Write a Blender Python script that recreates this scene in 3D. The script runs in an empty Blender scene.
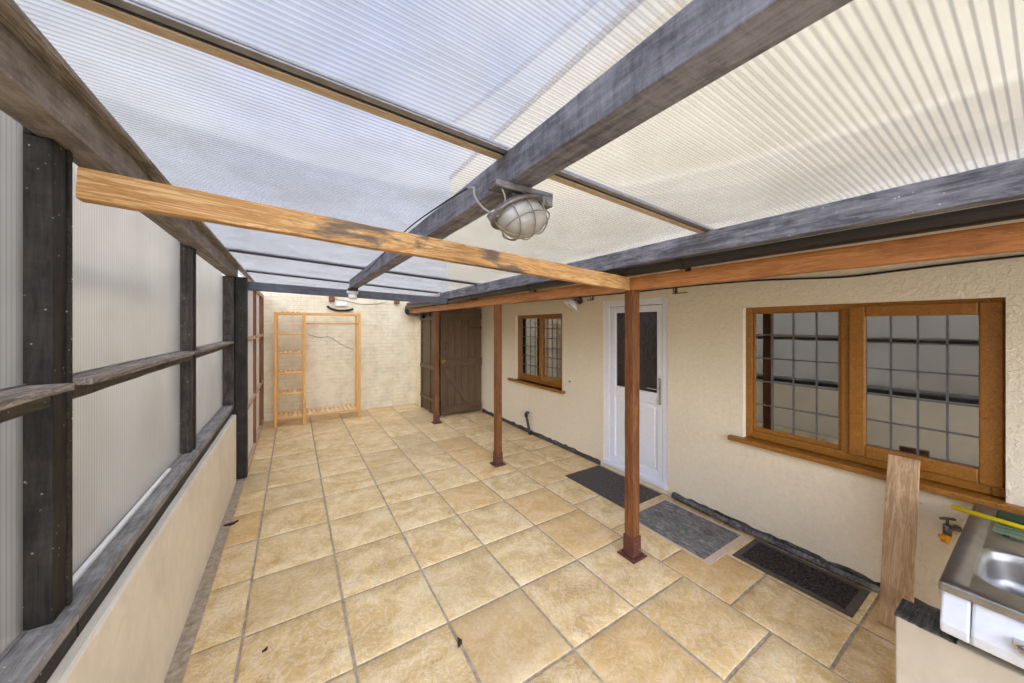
import bpy, bmesh, math, random
from mathutils import Vector, Matrix, Euler
random.seed(7)
C = bpy.context.scene.collection
PI = math.pi
W = 3.34          # face of the house wall
LX = -0.55        # inner face of the dwarf wall
BY = 7.93         # face of the brick wall

# ------------------------------------------------------------------ materials
def lin(c):
    if isinstance(c, str):
        c = [int(c[i:i+2], 16)/255 for i in (0, 2, 4)]
    return tuple((x/12.92 if x <= .04045 else ((x+.055)/1.055)**2.4) for x in c) + (1,)

class NT:
    def __init__(s, name):
        s.m = bpy.data.materials.new(name); s.m.use_nodes = True
        s.t = s.m.node_tree; s.t.nodes.clear()
        s.out = s.t.nodes.new('ShaderNodeOutputMaterial')
    def n(s, typ, ins=None, **props):
        nd = s.t.nodes.new('ShaderNode' + typ)
        for k, v in props.items(): setattr(nd, k, v)
        for k, v in (ins or {}).items():
            sock = nd.inputs[k]
            if isinstance(v, bpy.types.NodeSocket): s.t.links.new(v, sock)
            else: sock.default_value = v
        return nd
    def math(s, op, a, b=0.0, c=None):
        nd = s.t.nodes.new('ShaderNodeMath'); nd.operation = op
        for i, v in enumerate((a, b) + ((c,) if c is not None else ())):
            if isinstance(v, bpy.types.NodeSocket): s.t.links.new(v, nd.inputs[i])
            else: nd.inputs[i].default_value = v
        return nd.outputs[0]
    def mix(s, f, a, b, blend='MIX'):
        nd = s.t.nodes.new('ShaderNodeMix'); nd.data_type = 'RGBA'; nd.blend_type = blend
        for i, v in ((0, f), (6, a), (7, b)):
            if isinstance(v, bpy.types.NodeSocket): s.t.links.new(v, nd.inputs[i])
            else: nd.inputs[i].default_value = v
        return nd.outputs[2]
    def ramp(s, f, stops):
        nd = s.t.nodes.new('ShaderNodeValToRGB'); s.t.links.new(f, nd.inputs[0])
        e = nd.color_ramp.elements
        while len(e) < len(stops): e.new(.5)
        for el, (p, c) in zip(e, stops):
            el.position = p; el.color = c if len(c) == 4 else tuple(c) + (1,)
        return nd.outputs[0]
    def coords(s, scale=(1, 1, 1), rand=True, kind='Object'):
        tc = s.n('TexCoord').outputs[kind]
        v = tc
        if rand:
            r = s.n('ObjectInfo').outputs['Random']
            off = s.n('CombineXYZ', {0: s.math('MULTIPLY', r, 37.0), 1: s.math('MULTIPLY', r, 91.0), 2: s.math('MULTIPLY', r, 53.0)}).outputs[0]
            a = s.n('VectorMath', {0: tc, 1: off}, operation='ADD'); v = a.outputs[0]
        mp = s.n('Mapping', {'Vector': v, 'Scale': scale}); return mp.outputs[0]
    def noise(s, vec, scale, detail=4, rough=.55, dist=0.0):
        return s.n('TexNoise', {'Vector': vec, 'Scale': scale, 'Detail': detail, 'Roughness': rough, 'Distortion': dist}).outputs[0]
    def bump(s, h, strength, dist=.01):
        return s.n('Bump', {'Height': h, 'Strength': strength, 'Distance': dist}).outputs[0]
    def pbsdf(s, col, rough=.6, metal=0.0, normal=None, spec=.4, **kw):
        ins = {'Base Color': col, 'Roughness': rough, 'Metallic': metal, 'Specular IOR Level': spec}
        if normal is not None: ins['Normal'] = normal
        ins.update(kw)
        b = s.n('BsdfPrincipled', ins); return b.outputs[0]
    def done(s, shader):
        s.t.links.new(shader, s.out.inputs[0]); return s.m

BLACK = (0, 0, 0, 1); WHITE = (1, 1, 1, 1)

def m_plain(name, col, rough=.5, metal=0.0, var=.12, spec=.4, bump=0.0, scale=25):
    t = NT(name); v = t.coords()
    n = t.noise(v, scale, 5)
    c = lin(col)
    dk = tuple(x*(1-var*2) for x in c[:3]) + (1,); lt = tuple(min(1, x*(1+var)) for x in c[:3]) + (1,)
    col_ = t.ramp(n, [(.3, dk), (.7, lt)])
    nm = t.bump(n, bump, .004) if bump else None
    return t.done(t.pbsdf(col_, rough, metal, nm, spec))

def m_wood(name, dark, mid, light, grain=1.0, rough=.65, stain=None, stain_amt=0.0, knots=.5, bump=.25, spec=.3):
    """grain runs along the object's own x axis"""
    t = NT(name)
    v = t.coords((.7, 9*grain, 9*grain))
    n1 = t.noise(v, 2.2, 8, .7, 1.0)
    v2 = t.coords((2.0, 95*grain, 95*grain))
    n2 = t.noise(v2, 2.0, 4, .65)
    ring = t.math('MULTIPLY_ADD', t.math('SINE', t.math('MULTIPLY', n1, 46.0)), .5, .5)
    f = t.math('MULTIPLY_ADD', n2, .42, t.math('MULTIPLY_ADD', ring, .20, t.math('MULTIPLY', n1, .46)))
    col = t.ramp(f, [(.30, lin(dark)), (.53, lin(mid)), (.76, lin(light))])
    vk = t.coords((1.3, 5, 5))
    k = t.n('TexVoronoi', {'Vector': vk, 'Scale': 1.4, 'Randomness': 1.0}).outputs[0]
    kf = t.ramp(k, [(.06, WHITE), (.17, BLACK)])
    kk = t.math('MULTIPLY', kf, knots)
    col = t.mix(kk, col, lin(dark))
    if stain:
        vs = t.coords((1.2, 3.5, 3.5)); ns = t.noise(vs, 1.9, 5, .6, .4)
        sf = t.math('MULTIPLY', t.ramp(ns, [(.53, BLACK), (.60, WHITE)]), stain_amt)
        col = t.mix(sf, col, lin(stain))
    nm = t.bump(f, bump, .004)
    return t.done(t.pbsdf(col, rough, 0, nm, spec))

def m_oldblack(name, base='4a4542', wear='8f877f', amt=.6, rough=.6, spots=True, cross=.12):
    t = NT(name)
    v = t.coords((2.0, 22, 22)); n1 = t.noise(v, 2.4, 8, .75, .5)
    v2 = t.coords((1, 1, 1)); n2 = t.noise(v2, 5.5, 8, .75)
    n3 = t.noise(t.coords((7, 1.5, 1.5)), 4.5, 6, .75, .6)
    f = t.math('MULTIPLY_ADD', n1, .72-.3-cross, t.math('MULTIPLY_ADD', n2, .28+(.30-cross)*0.0, t.math('MULTIPLY_ADD', n3, cross, t.math('MULTIPLY', t.noise(t.coords((1.2, 10, 10)), 2.4, 6, .7, 1.2), .30))))
    b = lin(base); w = lin(wear)
    dk = tuple(x*.38 for x in b[:3]) + (1,)
    wm = tuple(b[i]*(1-amt) + w[i]*amt for i in range(3)) + (1,)
    col = t.ramp(f, [(.34, dk), (.46, b), (.56, wm), (.68, w)])
    if spots:
        vs = t.coords((1, 1, 1)); vo = t.n('TexVoronoi', {'Vector': vs, 'Scale': 34.0}).outputs[0]
        sp = t.ramp(vo, [(.07, WHITE), (.12, BLACK)])
        col = t.mix(t.math('MULTIPLY', sp, t.ramp(n2, [(.45, BLACK), (.6, WHITE)])), col, lin('c9c2b6'))
    return t.done(t.pbsdf(col, rough, 0, t.bump(f, .3, .004), .3))

def m_render(name, col, dirt='b3a894', scale=34, strength=.5, paint_dirt=.25):
    t = NT(name); v = t.coords(rand=False)
    a = t.noise(v, scale, 4, .6, .8)
    b = t.noise(v, scale*2.6, 3, .6)
    h = t.math('MULTIPLY_ADD', b, .4, a)
    big = t.noise(v, 1.6, 5, .6)
    c = lin(col)
    base = t.ramp(a, [(.3, tuple(x*.93 for x in c[:3]) + (1,)), (.7, tuple(min(1, x*1.03) for x in c[:3]) + (1,))])
    f = t.math('MULTIPLY', t.ramp(big, [(.48, BLACK), (.75, WHITE)]), paint_dirt)
    base = t.mix(f, base, lin(dirt))
    return t.done(t.pbsdf(base, .85, 0, t.bump(h, strength, .012), .2))

def m_brick(name):
    t = NT(name)
    tc = t.n('TexCoord').outputs['Object']
    sx = t.n('SeparateXYZ', {0: tc})
    cx = t.n('CombineXYZ', {0: sx.outputs[0], 1: sx.outputs[2], 2: 0.0}).outputs[0]
    wob = t.n('TexNoise', {'Vector': tc, 'Scale': 6.0, 'Detail': 2.0}).outputs[1]
    cx = t.n('VectorMath', {0: cx, 1: t.n('VectorMath', {0: wob, 'Scale': .006}, operation='SCALE').outputs[0]}, operation='ADD').outputs[0]
    br = t.n('TexBrick', {'Vector': cx, 'Color1': (.9, .9, .9, 1), 'Color2': (1, 1, 1, 1), 'Mortar': (0, 0, 0, 1), 'Scale': 1.0,
                          'Mortar Size': .006, 'Mortar Smooth': .5, 'Brick Width': .235, 'Row Height': .078})
    n = t.noise(tc, 5, 6, .65); n2 = t.noise(tc, 40, 4)
    fac = br.outputs[1]
    col = t.ramp(n, [(.3, lin('d8cbab')), (.5, lin('e8dcbc')), (.75, lin('f2e9cd'))])
    broken = t.ramp(t.noise(tc, 3.0, 4), [(.42, BLACK), (.6, WHITE)])
    col = t.mix(t.math('MULTIPLY', fac, t.math('MULTIPLY', broken, .55)), col, lin('b5a68c'))
    h = t.math('ADD', t.math('MULTIPLY', fac, -.8), t.math('MULTIPLY', n2, .35))
    return t.done(t.pbsdf(col, .8, 0, t.bump(h, .6, .008), .2))

def m_slab(name):
    t = NT(name)
    at = t.n('Attribute', attribute_name='tone').outputs['Color']
    tone = t.n('SeparateColor', {0: at})
    r1, r2 = tone.outputs[0], tone.outputs[1]
    tc = t.n('TexCoord').outputs['Object']
    off = t.n('CombineXYZ', {0: t.math('MULTIPLY', r1, 41.0), 1: t.math('MULTIPLY', r2, 63.0), 2: 0.0}).outputs[0]
    v = t.n('VectorMath', {0: tc, 1: off}, operation='ADD').outputs[0]
    n1 = t.noise(v, 3.2, 5, .6, 1.4)
    n2 = t.noise(v, 7.0, 6, .65, 2.2)
    n3 = t.noise(v, 60, 3, .6)
    col = t.ramp(n1, [(.28, lin('c4a067')), (.46, lin('d9b97f')), (.6, lin('e6ca96')), (.76, lin('efdbb3'))])
    veins = t.ramp(n2, [(.46, BLACK), (.5, WHITE), (.54, BLACK)])
    col = t.mix(t.math('MULTIPLY', veins, .42), col, lin('f6ead2'))
    dv = t.ramp(t.noise(v, 5.0, 6, .65, 2.6), [(.47, BLACK), (.5, WHITE), (.53, BLACK)])
    col = t.mix(t.math('MULTIPLY', dv, .28), col, lin('94784f'))
    # slab-to-slab tone: some greyer, some browner
    col = t.mix(t.math('MULTIPLY', t.ramp(r1, [(.55, BLACK), (.95, WHITE)]), .45), col, lin('b49f78'))
    col = t.mix(t.math('MULTIPLY', t.ramp(r2, [(.6, BLACK), (1.0, WHITE)]), .35), col, lin('cf9d58'))
    # fine dirt speckle
    sp = t.ramp(n3, [(.3, WHITE), (.42, BLACK)])
    col = t.mix(t.math('MULTIPLY', sp, .18), col, lin('7a6748'))
    h = t.math('ADD', t.math('MULTIPLY', n2, .8), t.math('MULTIPLY', n1, 1.0))
    return t.done(t.pbsdf(col, .72, 0, t.bump(h, .3, .012), .3))

def m_mortar(name):
    t = NT(name); v = t.coords(rand=False)
    n = t.noise(v, 26, 6, .65)
    col = t.ramp(n, [(.3, lin('8b7b66')), (.6, lin('b5a68f')), (.8, lin('c9bba8'))])
    return t.done(t.pbsdf(col, .9, 0, t.bump(n, .4, .006), .2))

def m_poly(name, axis, pitch, tint, web, milk, rough, clear=.3):
    """twin-wall polycarbonate: clear-ish skins with webs every «pitch» along the object's «axis»"""
    t = NT(name)
    tc = t.n('TexCoord').outputs['Object']
    sx = t.n('SeparateXYZ', {0: tc})
    u = sx.outputs[axis]
    fr = t.math('FRACT', t.math('DIVIDE', u, pitch))
    d = t.math('ABSOLUTE', t.math('SUBTRACT', fr, .5))            # .5 at the web
    webf = t.ramp(d, [(.33, BLACK), (.40, WHITE)])
    v = t.coords((1, 1, 1)); n = t.noise(v, 2.2, 6, .65)
    n2 = t.noise(v, 55, 3, .6)
    dirt = t.ramp(n, [(.38, BLACK), (.72, WHITE)])
    colT = t.mix(t.math('MULTIPLY', dirt, .22), lin(tint), lin('b7ad98'))
    sp = t.ramp(n2, [(.28, WHITE), (.36, BLACK)])
    colT = t.mix(t.math('MULTIPLY', sp, .10), colT, lin('8f8672'))
    col = t.mix(t.math('MULTIPLY', webf, web), colT, lin('8b8a88'))
    refr = t.n('BsdfRefraction', {'Color': col, 'Roughness': rough, 'IOR': 1.08}).outputs[0]
    trl = t.n('BsdfTranslucent', {'Color': col}).outputs[0]
    tra = t.n('BsdfTransparent', {'Color': col}).outputs[0]
    s1 = t.n('MixShader', {0: milk, 1: refr, 2: trl}).outputs[0]
    s2 = t.n('MixShader', {0: clear, 1: s1, 2: tra}).outputs[0]
    gl = t.n('BsdfGlossy', {'Color': WHITE, 'Roughness': .25}).outputs[0]
    s3 = t.n('MixShader', {0: .05, 1: s2, 2: gl}).outputs[0]
    return t.done(s3)

def m_glass(name, refl=.25, tint='c9cfcf', rough=.02, ripple=0.0):
    t = NT(name)
    kw = {}
    if ripple:
        v = t.coords(); n = t.noise(v, 14, 3, .5, .6)
        kw = {'Normal': t.bump(n, ripple, .004)}
    gl = t.n('BsdfGlossy', dict({'Color': (.95, .97, 1, 1), 'Roughness': rough}, **kw)).outputs[0]
    tr = t.n('BsdfTransparent', {'Color': lin(tint)}).outputs[0]
    lw = t.n('LayerWeight', {'Blend': .25}).outputs['Fresnel']
    f = t.math('MINIMUM', t.math('ADD', t.math('MULTIPLY', lw, .8), refl), 1.0)
    return t.done(t.n('MixShader', {0: f, 1: tr, 2: gl}).outputs[0])

M = {}
M['black'] = m_oldblack('old_black_paint', '2b2623', '6c645c', .4)
M['black_deep'] = m_oldblack('black_paint', '1b1815', '514a43', .35)
M['greybeam'] = m_oldblack('weathered_grey_black', '5f5e63', 'adacb3', .5, .75, False, .22)
M['eaves'] = m_oldblack('weathered_grey_eaves', '57565a', 'a8a7ab', .5, .75, True, .02)
M['slate'] = m_oldblack('slate_painted_timber', '47474d', '737479', .4, .6, False)
M['brownbeam'] = m_oldblack('dusty_brown_timber', '6e645b', 'aaa097', .55, .8, True)
M['greywood'] = m_wood('weathered_grey_wood', '4d453c', '857b70', 'b8afa4', 1.2, .8, '3a3129', .5, .4)
M['orange'] = m_wood('pine_beam', '855a2a', 'bb8c52', 'deb986', .9, .6, '574e45', .85, .8, .2)
M['redwood'] = m_wood('stained_brown_timber', '472911', '734724', '96653a', 1.0, .55, '5d3216', .5, .6, .2)
M['plate'] = m_wood('stained_plate_timber', '91552f', 'b5773f', 'c98f5a', .9, .55, '7a4522', .35, .6, .15)
M['gate'] = m_wood('brown_painted_boards', '4a3a2a', '635039', '79654c', .8, .6, None, 0, .1, .15)
M['stud'] = m_wood('red_brown_studs', '5a3a26', '80583f', '987053', 1.0, .6, None, 0, .3, .15)
M['pine'] = m_wood('pale_pine', 'b97c35', 'dda75a', 'ecc17d', 1.3, .5, None, 0, .35, .12)
M['pineslat'] = m_wood('pale_pine_slat', 'd3a25c', 'edcb8d', 'f6dfae', 1.3, .5, None, 0, .2, .1)
M['palewood'] = m_wood('pale_rail_wood', '9c7b62', 'c4a58c', 'dcc6b2', 1.1, .7, None, 0, .2, .1)
M['oak'] = m_wood('golden_oak_foil', '6b420f', '945f1d', 'ae7a2c', 1.6, .38, None, 0, .0, .06, .5)
M['plank'] = m_wood('dusty_old_plank', '93734f', 'b8966f', 'd2b791', .7, .8, '86684a', .5, .7, .2)
M['alu'] = m_plain('glazing_bar_grey', '8d8a88', .5, .3, .12)
M['aluwood'] = m_wood('glazing_bar_timber', '98836a', 'bca687', 'd0bc9c', 1.0, .7, None, 0, .2, .1)
M['render'] = m_render('cream_rough_render', 'f0e4c8', 'd4c5a2', 30, .8, .18)
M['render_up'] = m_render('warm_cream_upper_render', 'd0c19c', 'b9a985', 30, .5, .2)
M['render_low'] = m_render('cream_painted_dwarf_wall', 'efe4cd', 'c4b49a', 12, .35, .4)
M['pier'] = m_render('darkened_cream_pier', 'd2c8b4', 'b0a28a', 12, .35, .5)  # same cream paint with dirt, darkened to offset strong light from the open end
M['brick'] = m_brick('cream_painted_brick')
M['slab'] = m_slab('riven_sandstone_slab')
M['sill'] = m_oldblack('weathered_grey_sill', '77736f', 'b5b0aa', .6, .8, True)
M['mortar'] = m_mortar('mortar_bed')
M['polyroof'] = m_poly('twinwall_roof', 1, .021, 'f4f3f0', .34, .13, .10, .42)
M['polywall'] = m_poly('twinwall_side', 1, .021, 'f1ece0', .25, .36, .26, .20)
M['glass'] = m_glass('window_glass', .30)
M['glassobs'] = m_glass('obscure_door_glass', .10, '6f757a', .18, .6)
M['lead'] = m_plain('lead_strip', '6d6c6c', .5, .4)
M['upvc'] = m_plain('white_upvc', 'eceef2', .35, 0, .02, .5)
M['white'] = m_plain('white_enamel', 'dfe2e6', .3, 0, .03, .5)
M['steel'] = None
M['chrome'] = m_plain('satin_chrome', 'c9c9c9', .25, 1.0, .06)
M['blackplastic'] = m_plain('black_gutter_plastic', '1d1b1b', .32, 0, .15, .5)
M['cable'] = m_plain('black_cable', '2a2725', .6, 0, .15)
M['greycable'] = m_plain('grey_cable', '9c9690', .6, 0, .1)
M['bitumen'] = m_oldblack('bitumen_strip', '35322f', '8b857d', .45, .8, True)
M['dustypipe'] = m_oldblack('dusty_black_pipe', '45413e', 'aaa49d', .5, .6, True)
M['mat'] = m_plain('dark_mat_pile', '635b55', .95, 0, .45, .1, .8, 60)
M['mat2'] = m_plain('black_mat_pile', '453f3b', .95, 0, .48, .1, .8, 55)
M['matedge'] = m_plain('rubber_mat_edge', '5b534b', .8, 0, .15)
M['pink'] = m_render('pinkish_mortar_frame', 'd6bfa6', 'b49c84', 60, .3, .3)
M['brass'] = m_plain('brass', 'b08a3e', .35, 1.0, .15)
M['tapmetal'] = m_plain('dull_tap_metal', '7f7c76', .45, .8, .2)
M['yellow'] = m_plain('yellow_plastic', 'ead11c', .4, 0, .05)
M['orangeplastic'] = m_plain('orange_plastic', 'eda321', .4, 0, .05)
M['green'] = m_plain('pale_green_plastic', 'a9c3a0', .5, 0, .1)
M['dkgreen'] = m_plain('dark_green_scourer', '2f4324', .9, 0, .2)
M['iron'] = m_plain('brown_painted_iron', '6a3f34', .5, .2, .18)
M['galv'] = m_plain('dull_bracket_metal', '77706b', .5, .7, .2)
M['lampglass'] = None
M['wire'] = m_plain('rusty_wire', '9a8f84', .45, .6, .2)
M['lampbase'] = m_oldblack('lamp_casting', '57524e', 'a19a91', .5, .6, False)
M['curtain'] = m_plain('white_net_curtain', 'f8f7f2', .9, 0, .04)
M['tan'] = m_plain('tan_curtain', 'a78e6c', .9, 0, .12)
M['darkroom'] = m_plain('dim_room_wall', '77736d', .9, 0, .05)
M['concrete'] = m_plain('outside_concrete', 'a9a297', .9, 0, .1)
M['leaf'] = m_plain('dry_leaf', '3d2a1e', .8, 0, .2)
M['hedge'] = m_plain('hedge_leaves', '6f8748', .8, 0, .35, .2, .5, 9)
M['tile'] = m_plain('roof_tile', '6e5548', .8, 0, .2)
M['whitebox'] = m_plain('white_plastic', 'f0eee8', .4, 0, .03)
M['whitesheet'] = m_plain('white_backing_sheet', 'ece9e4', .6, 0, .03)

t = NT('stainless_steel'); v = t.coords((2, 60, 2), False)
n = t.noise(v, 4, 4); n2 = t.noise(t.coords((1, 1, 1), False), 6, 5)
M['steel'] = t.done(t.pbsdf(t.ramp(n2, [(.3, lin('8b8884')), (.7, lin('b1aea9'))]), t.ramp(n2, [(.3, (.34,)*3), (.7, (.5,)*3)]), 1.0, t.bump(n, .05, .001)))
t = NT('frosted_lamp_glass')
n = t.noise(t.coords(), 9, 5)
M['lampglass'] = t.done(t.pbsdf(t.ramp(n, [(.3, lin('a9a392')), (.7, lin('dcd8cb'))]), .18, 0, None, .5, **{'Transmission Weight': .35}))
# carved grey stone cover
t = NT('grey_patterned_cover'); v = t.coords((9, 2.2, 1), False)
n = t.noise(v, 5, 6, .7, 1.5)
M['cover'] = t.done(t.pbsdf(t.ramp(n, [(.32, lin('3f3d3b')), (.5, lin('75726d')), (.7, lin('aaa69f'))]), .7, 0, t.bump(n, .7, .01), .3))

# ------------------------------------------------------------------ mesh building
class B:
    def __init__(s): s.b = bmesh.new()
    def _xf(s, vs, M_):
        for v in vs: v.co = M_ @ v.co
    def box(s, lo, hi, mi=0, M_=None):
        r = bmesh.ops.create_cube(s.b, size=1.0)
        lo = Vector(lo); hi = Vector(hi); c = (lo+hi)/2; d = hi-lo
        for v in r['verts']:
            v.co = Vector((v.co.x*d.x+c.x, v.co.y*d.y+c.y, v.co.z*d.z+c.z))
        if M_: s._xf(r['verts'], M_)
        for f in {f for v in r['verts'] for f in v.link_faces}: f.material_index = mi
        return s
    def quadprism(s, pts, d, mi=0):
        """polygon pts extruded by vector d"""
        d = Vector(d); a = [s.b.verts.new(Vector(p)) for p in pts]; b = [s.b.verts.new(Vector(p)+d) for p in pts]
        n = len(a); fs = [s.b.faces.new(a[::-1]), s.b.faces.new(b)]
        for i in range(n): fs.append(s.b.faces.new((a[i], a[(i+1) % n], b[(i+1) % n], b[i])))
        for f in fs: f.material_index = mi
        return s
    def cyl(s, p0, p1, r0, r1=None, seg=16, mi=0):
        p0 = Vector(p0); p1 = Vector(p1); r1 = r0 if r1 is None else r1
        d = p1-p0; q = d.to_track_quat('Z', 'Y').to_matrix().to_4x4()
        r = bmesh.ops.create_cone(s.b, cap_ends=True, segments=seg, radius1=r0, radius2=r1, depth=d.length)
        s._xf(r['verts'], Matrix.Translation((p0+p1)/2) @ q)
        for f in {f for v in r['verts'] for f in v.link_faces}: f.material_index = mi; f.smooth = len(f.verts) == 4
        return s
    def ball(s, c, r, sc=(1, 1, 1), mi=0, seg=16):
        q = bmesh.ops.create_uvsphere(s.b, u_segments=seg, v_segments=max(6, seg//2), radius=r)
        for v in q['verts']: v.co = Vector((v.co.x*sc[0], v.co.y*sc[1], v.co.z*sc[2]))+Vector(c)
        for f in {f for v in q['verts'] for f in v.link_faces}: f.material_index = mi; f.smooth = True
        return s
    def tube(s, pts, r, seg=8, mi=0, closed=False, sub=4):
        P = [Vector(p) for p in pts]
        if sub > 1:
            Q = []; n = len(P)
            rng = range(n) if closed else range(n-1)
            for i in rng:
                g = (lambda k: P[k % n]) if closed else (lambda k: P[max(0, min(n-1, k))])
                p0, p1, p2, p3 = g(i-1), g(i), g(i+1), g(i+2)
                for j in range(sub):
                    u = j/sub
                    Q.append(.5*((2*p1)+(-p0+p2)*u+(2*p0-5*p1+4*p2-p3)*u*u+(-p0+3*p1-3*p2+p3)*u**3))
            if not closed: Q.append(P[-1])
            P = Q
        rings = []; n = len(P); up = None
        for i, p in enumerate(P):
            if closed: d = P[(i+1) % n]-P[i-1]
            else: d = P[min(n-1, i+1)]-P[max(0, i-1)]
            d.normalize()
            if up is None: up = d.orthogonal().normalized()
            up = (up-d*up.dot(d)).normalized(); w = d.cross(up)
            rings.append([s.b.verts.new(p+(up*math.cos(2*PI*k/seg)+w*math.sin(2*PI*k/seg))*r) for k in range(seg)])
        for i in range(n if closed else n-1):
            a, b = rings[i], rings[(i+1) % n]
            for k in range(seg):
                f = s.b.faces.new((a[k], a[(k+1) % seg], b[(k+1) % seg], b[k])); f.smooth = True; f.material_index = mi
        if not closed:
            s.b.faces.new(rings[0][::-1]).material_index = mi; s.b.faces.new(rings[-1]).material_index = mi
        return s
    def loops(s, L, cap0=True, cap1=True, mi=0, smooth=True):
        R = [[s.b.verts.new(Vector(p)) for p in l] for l in L]; n = len(R[0])
        for a, b in zip(R, R[1:]):
            for k in range(n):
                f = s.b.faces.new((a[k], a[(k+1) % n], b[(k+1) % n], b[k])); f.smooth = smooth; f.material_index = mi
        if cap0: s.b.faces.new(R[0][::-1]).material_index = mi
        if cap1: s.b.faces.new(R[-1]).material_index = mi
        return s
    def frame(s, x0, x1, y0, y1, z0, z1, wy, wz0=None, wz1=None):
        """rectangular ring in the yz plane, thickness x0..x1"""
        wz0 = wy if wz0 is None else wz0; wz1 = wy if wz1 is None else wz1
        s.box((x0, y0, z0), (x1, y0+wy, z1)).box((x0, y1-wy, z0), (x1, y1, z1))
        s.box((x0, y0+wy, z0), (x1, y1-wy, z0+wz0)).box((x0, y0+wy, z1-wz1), (x1, y1-wy, z1))
        return s

MW = {}
def link(name, b, mats, parent=None, M_=None, recenter=True, bevel=0.0, seg=2):
    bm = b.b if isinstance(b, B) else b
    bmesh.ops.recalc_face_normals(bm, faces=bm.faces)
    T = M_ or Matrix.Identity(4)
    if M_ is None and recenter and len(bm.verts):
        lo = Vector([min(v.co[i] for v in bm.verts) for i in range(3)]); hi = Vector([max(v.co[i] for v in bm.verts) for i in range(3)])
        c = (lo+hi)/2
        for v in bm.verts: v.co -= c
        T = Matrix.Translation(c)
    me = bpy.data.meshes.new(name); bm.to_mesh(me); bm.free()
    for m in (mats if isinstance(mats, (list, tuple)) else [mats]): me.materials.append(m)
    o = bpy.data.objects.new(name, me); C.objects.link(o)
    if parent is not None:
        o.parent = parent; o.matrix_local = MW[parent.name].inverted() @ T
    else: o.matrix_local = T
    MW[o.name] = T
    if bevel:
        md = o.modifiers.new('bevel', 'BEVEL'); md.width = bevel; md.segments = seg; md.limit_method = 'ANGLE'; md.angle_limit = .6
    return o

def tag(o, label=None, cat=None, group=None, kind=None):
    if label: o['label'] = label
    if cat: o['category'] = cat
    if group: o['group'] = group
    if kind: o['kind'] = kind
    return o
def thing(name, label, cat, loc, group=None, kind=None):
    o = bpy.data.objects.new(name, None); C.objects.link(o); o.location = loc; o.empty_display_size = .1
    MW[o.name] = Matrix.Translation(loc)
    return tag(o, label, cat, group, kind)

def frame_of(p0, p1):
    p0 = Vector(p0); p1 = Vector(p1); x = (p1-p0).normalized()
    if abs(x.z) > .9: y = Vector((1, 0, 0)); y = (y-x*y.dot(x)).normalized(); z = x.cross(y)
    else: z = Vector((0, 0, 1)); z = (z-x*z.dot(x)).normalized(); y = z.cross(x)
    T = Matrix(((x.x, y.x, z.x, 0), (x.y, y.y, z.y, 0), (x.z, y.z, z.z, 0), (0, 0, 0, 1)))
    T.translation = (p0+p1)/2
    return T, (p1-p0).length
def timber(name, p0, p1, w, h, mat, parent=None, jit=.0, bevel=.004, b=None, step=.14):
    """sawn length with grain along local x; w = local y, h = local z (vertical pieces: w = X, h = Y)"""
    T, L = frame_of(p0, p1); n = max(1, int(L/step)) if jit else 1
    Bm = B(); loops = []
    rnd = random.Random(hash((round(L*997), round(w*9973), round(h*9973), round(T.translation.y*991))) & 0xffff)
    for i in range(n+1):
        x = -L/2+L*i/n; dy = rnd.uniform(-jit, jit); dz = rnd.uniform(-jit, jit)
        a = w/2+rnd.uniform(-jit, jit)*.6; c = h/2+rnd.uniform(-jit, jit)*.6
        if i in (0, n): dy = dz = 0; a = w/2; c = h/2
        loops.append([(x, dy-a, dz-c), (x, dy+a, dz-c), (x, dy+a, dz+c), (x, dy-a, dz+c)])
    Bm.loops(loops, smooth=False)
    return link(name, Bm, mat, parent, T, bevel=bevel)
def xbeam(name, x0, x1, y0, y1, z0, z1, mat, parent=None, axis='y', jit=0, bevel=.004):
    """axis-aligned timber from its extents"""
    cx, cy, cz = (x0+x1)/2, (y0+y1)/2, (z0+z1)/2
    if axis == 'y': return timber(name, (cx, y0, cz), (cx, y1, cz), x1-x0, z1-z0, mat, parent, jit, bevel)
    if axis == 'x': return timber(name, (x0, cy, cz), (x1, cy, cz), y1-y0, z1-z0, mat, parent, jit, bevel)
    return timber(name, (cx, cy, z0), (cx, cy, z1), x1-x0, y1-y0, mat, parent, jit, bevel)
NEAR = -1.9      # how far the lean-to runs on behind the photographer

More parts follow.
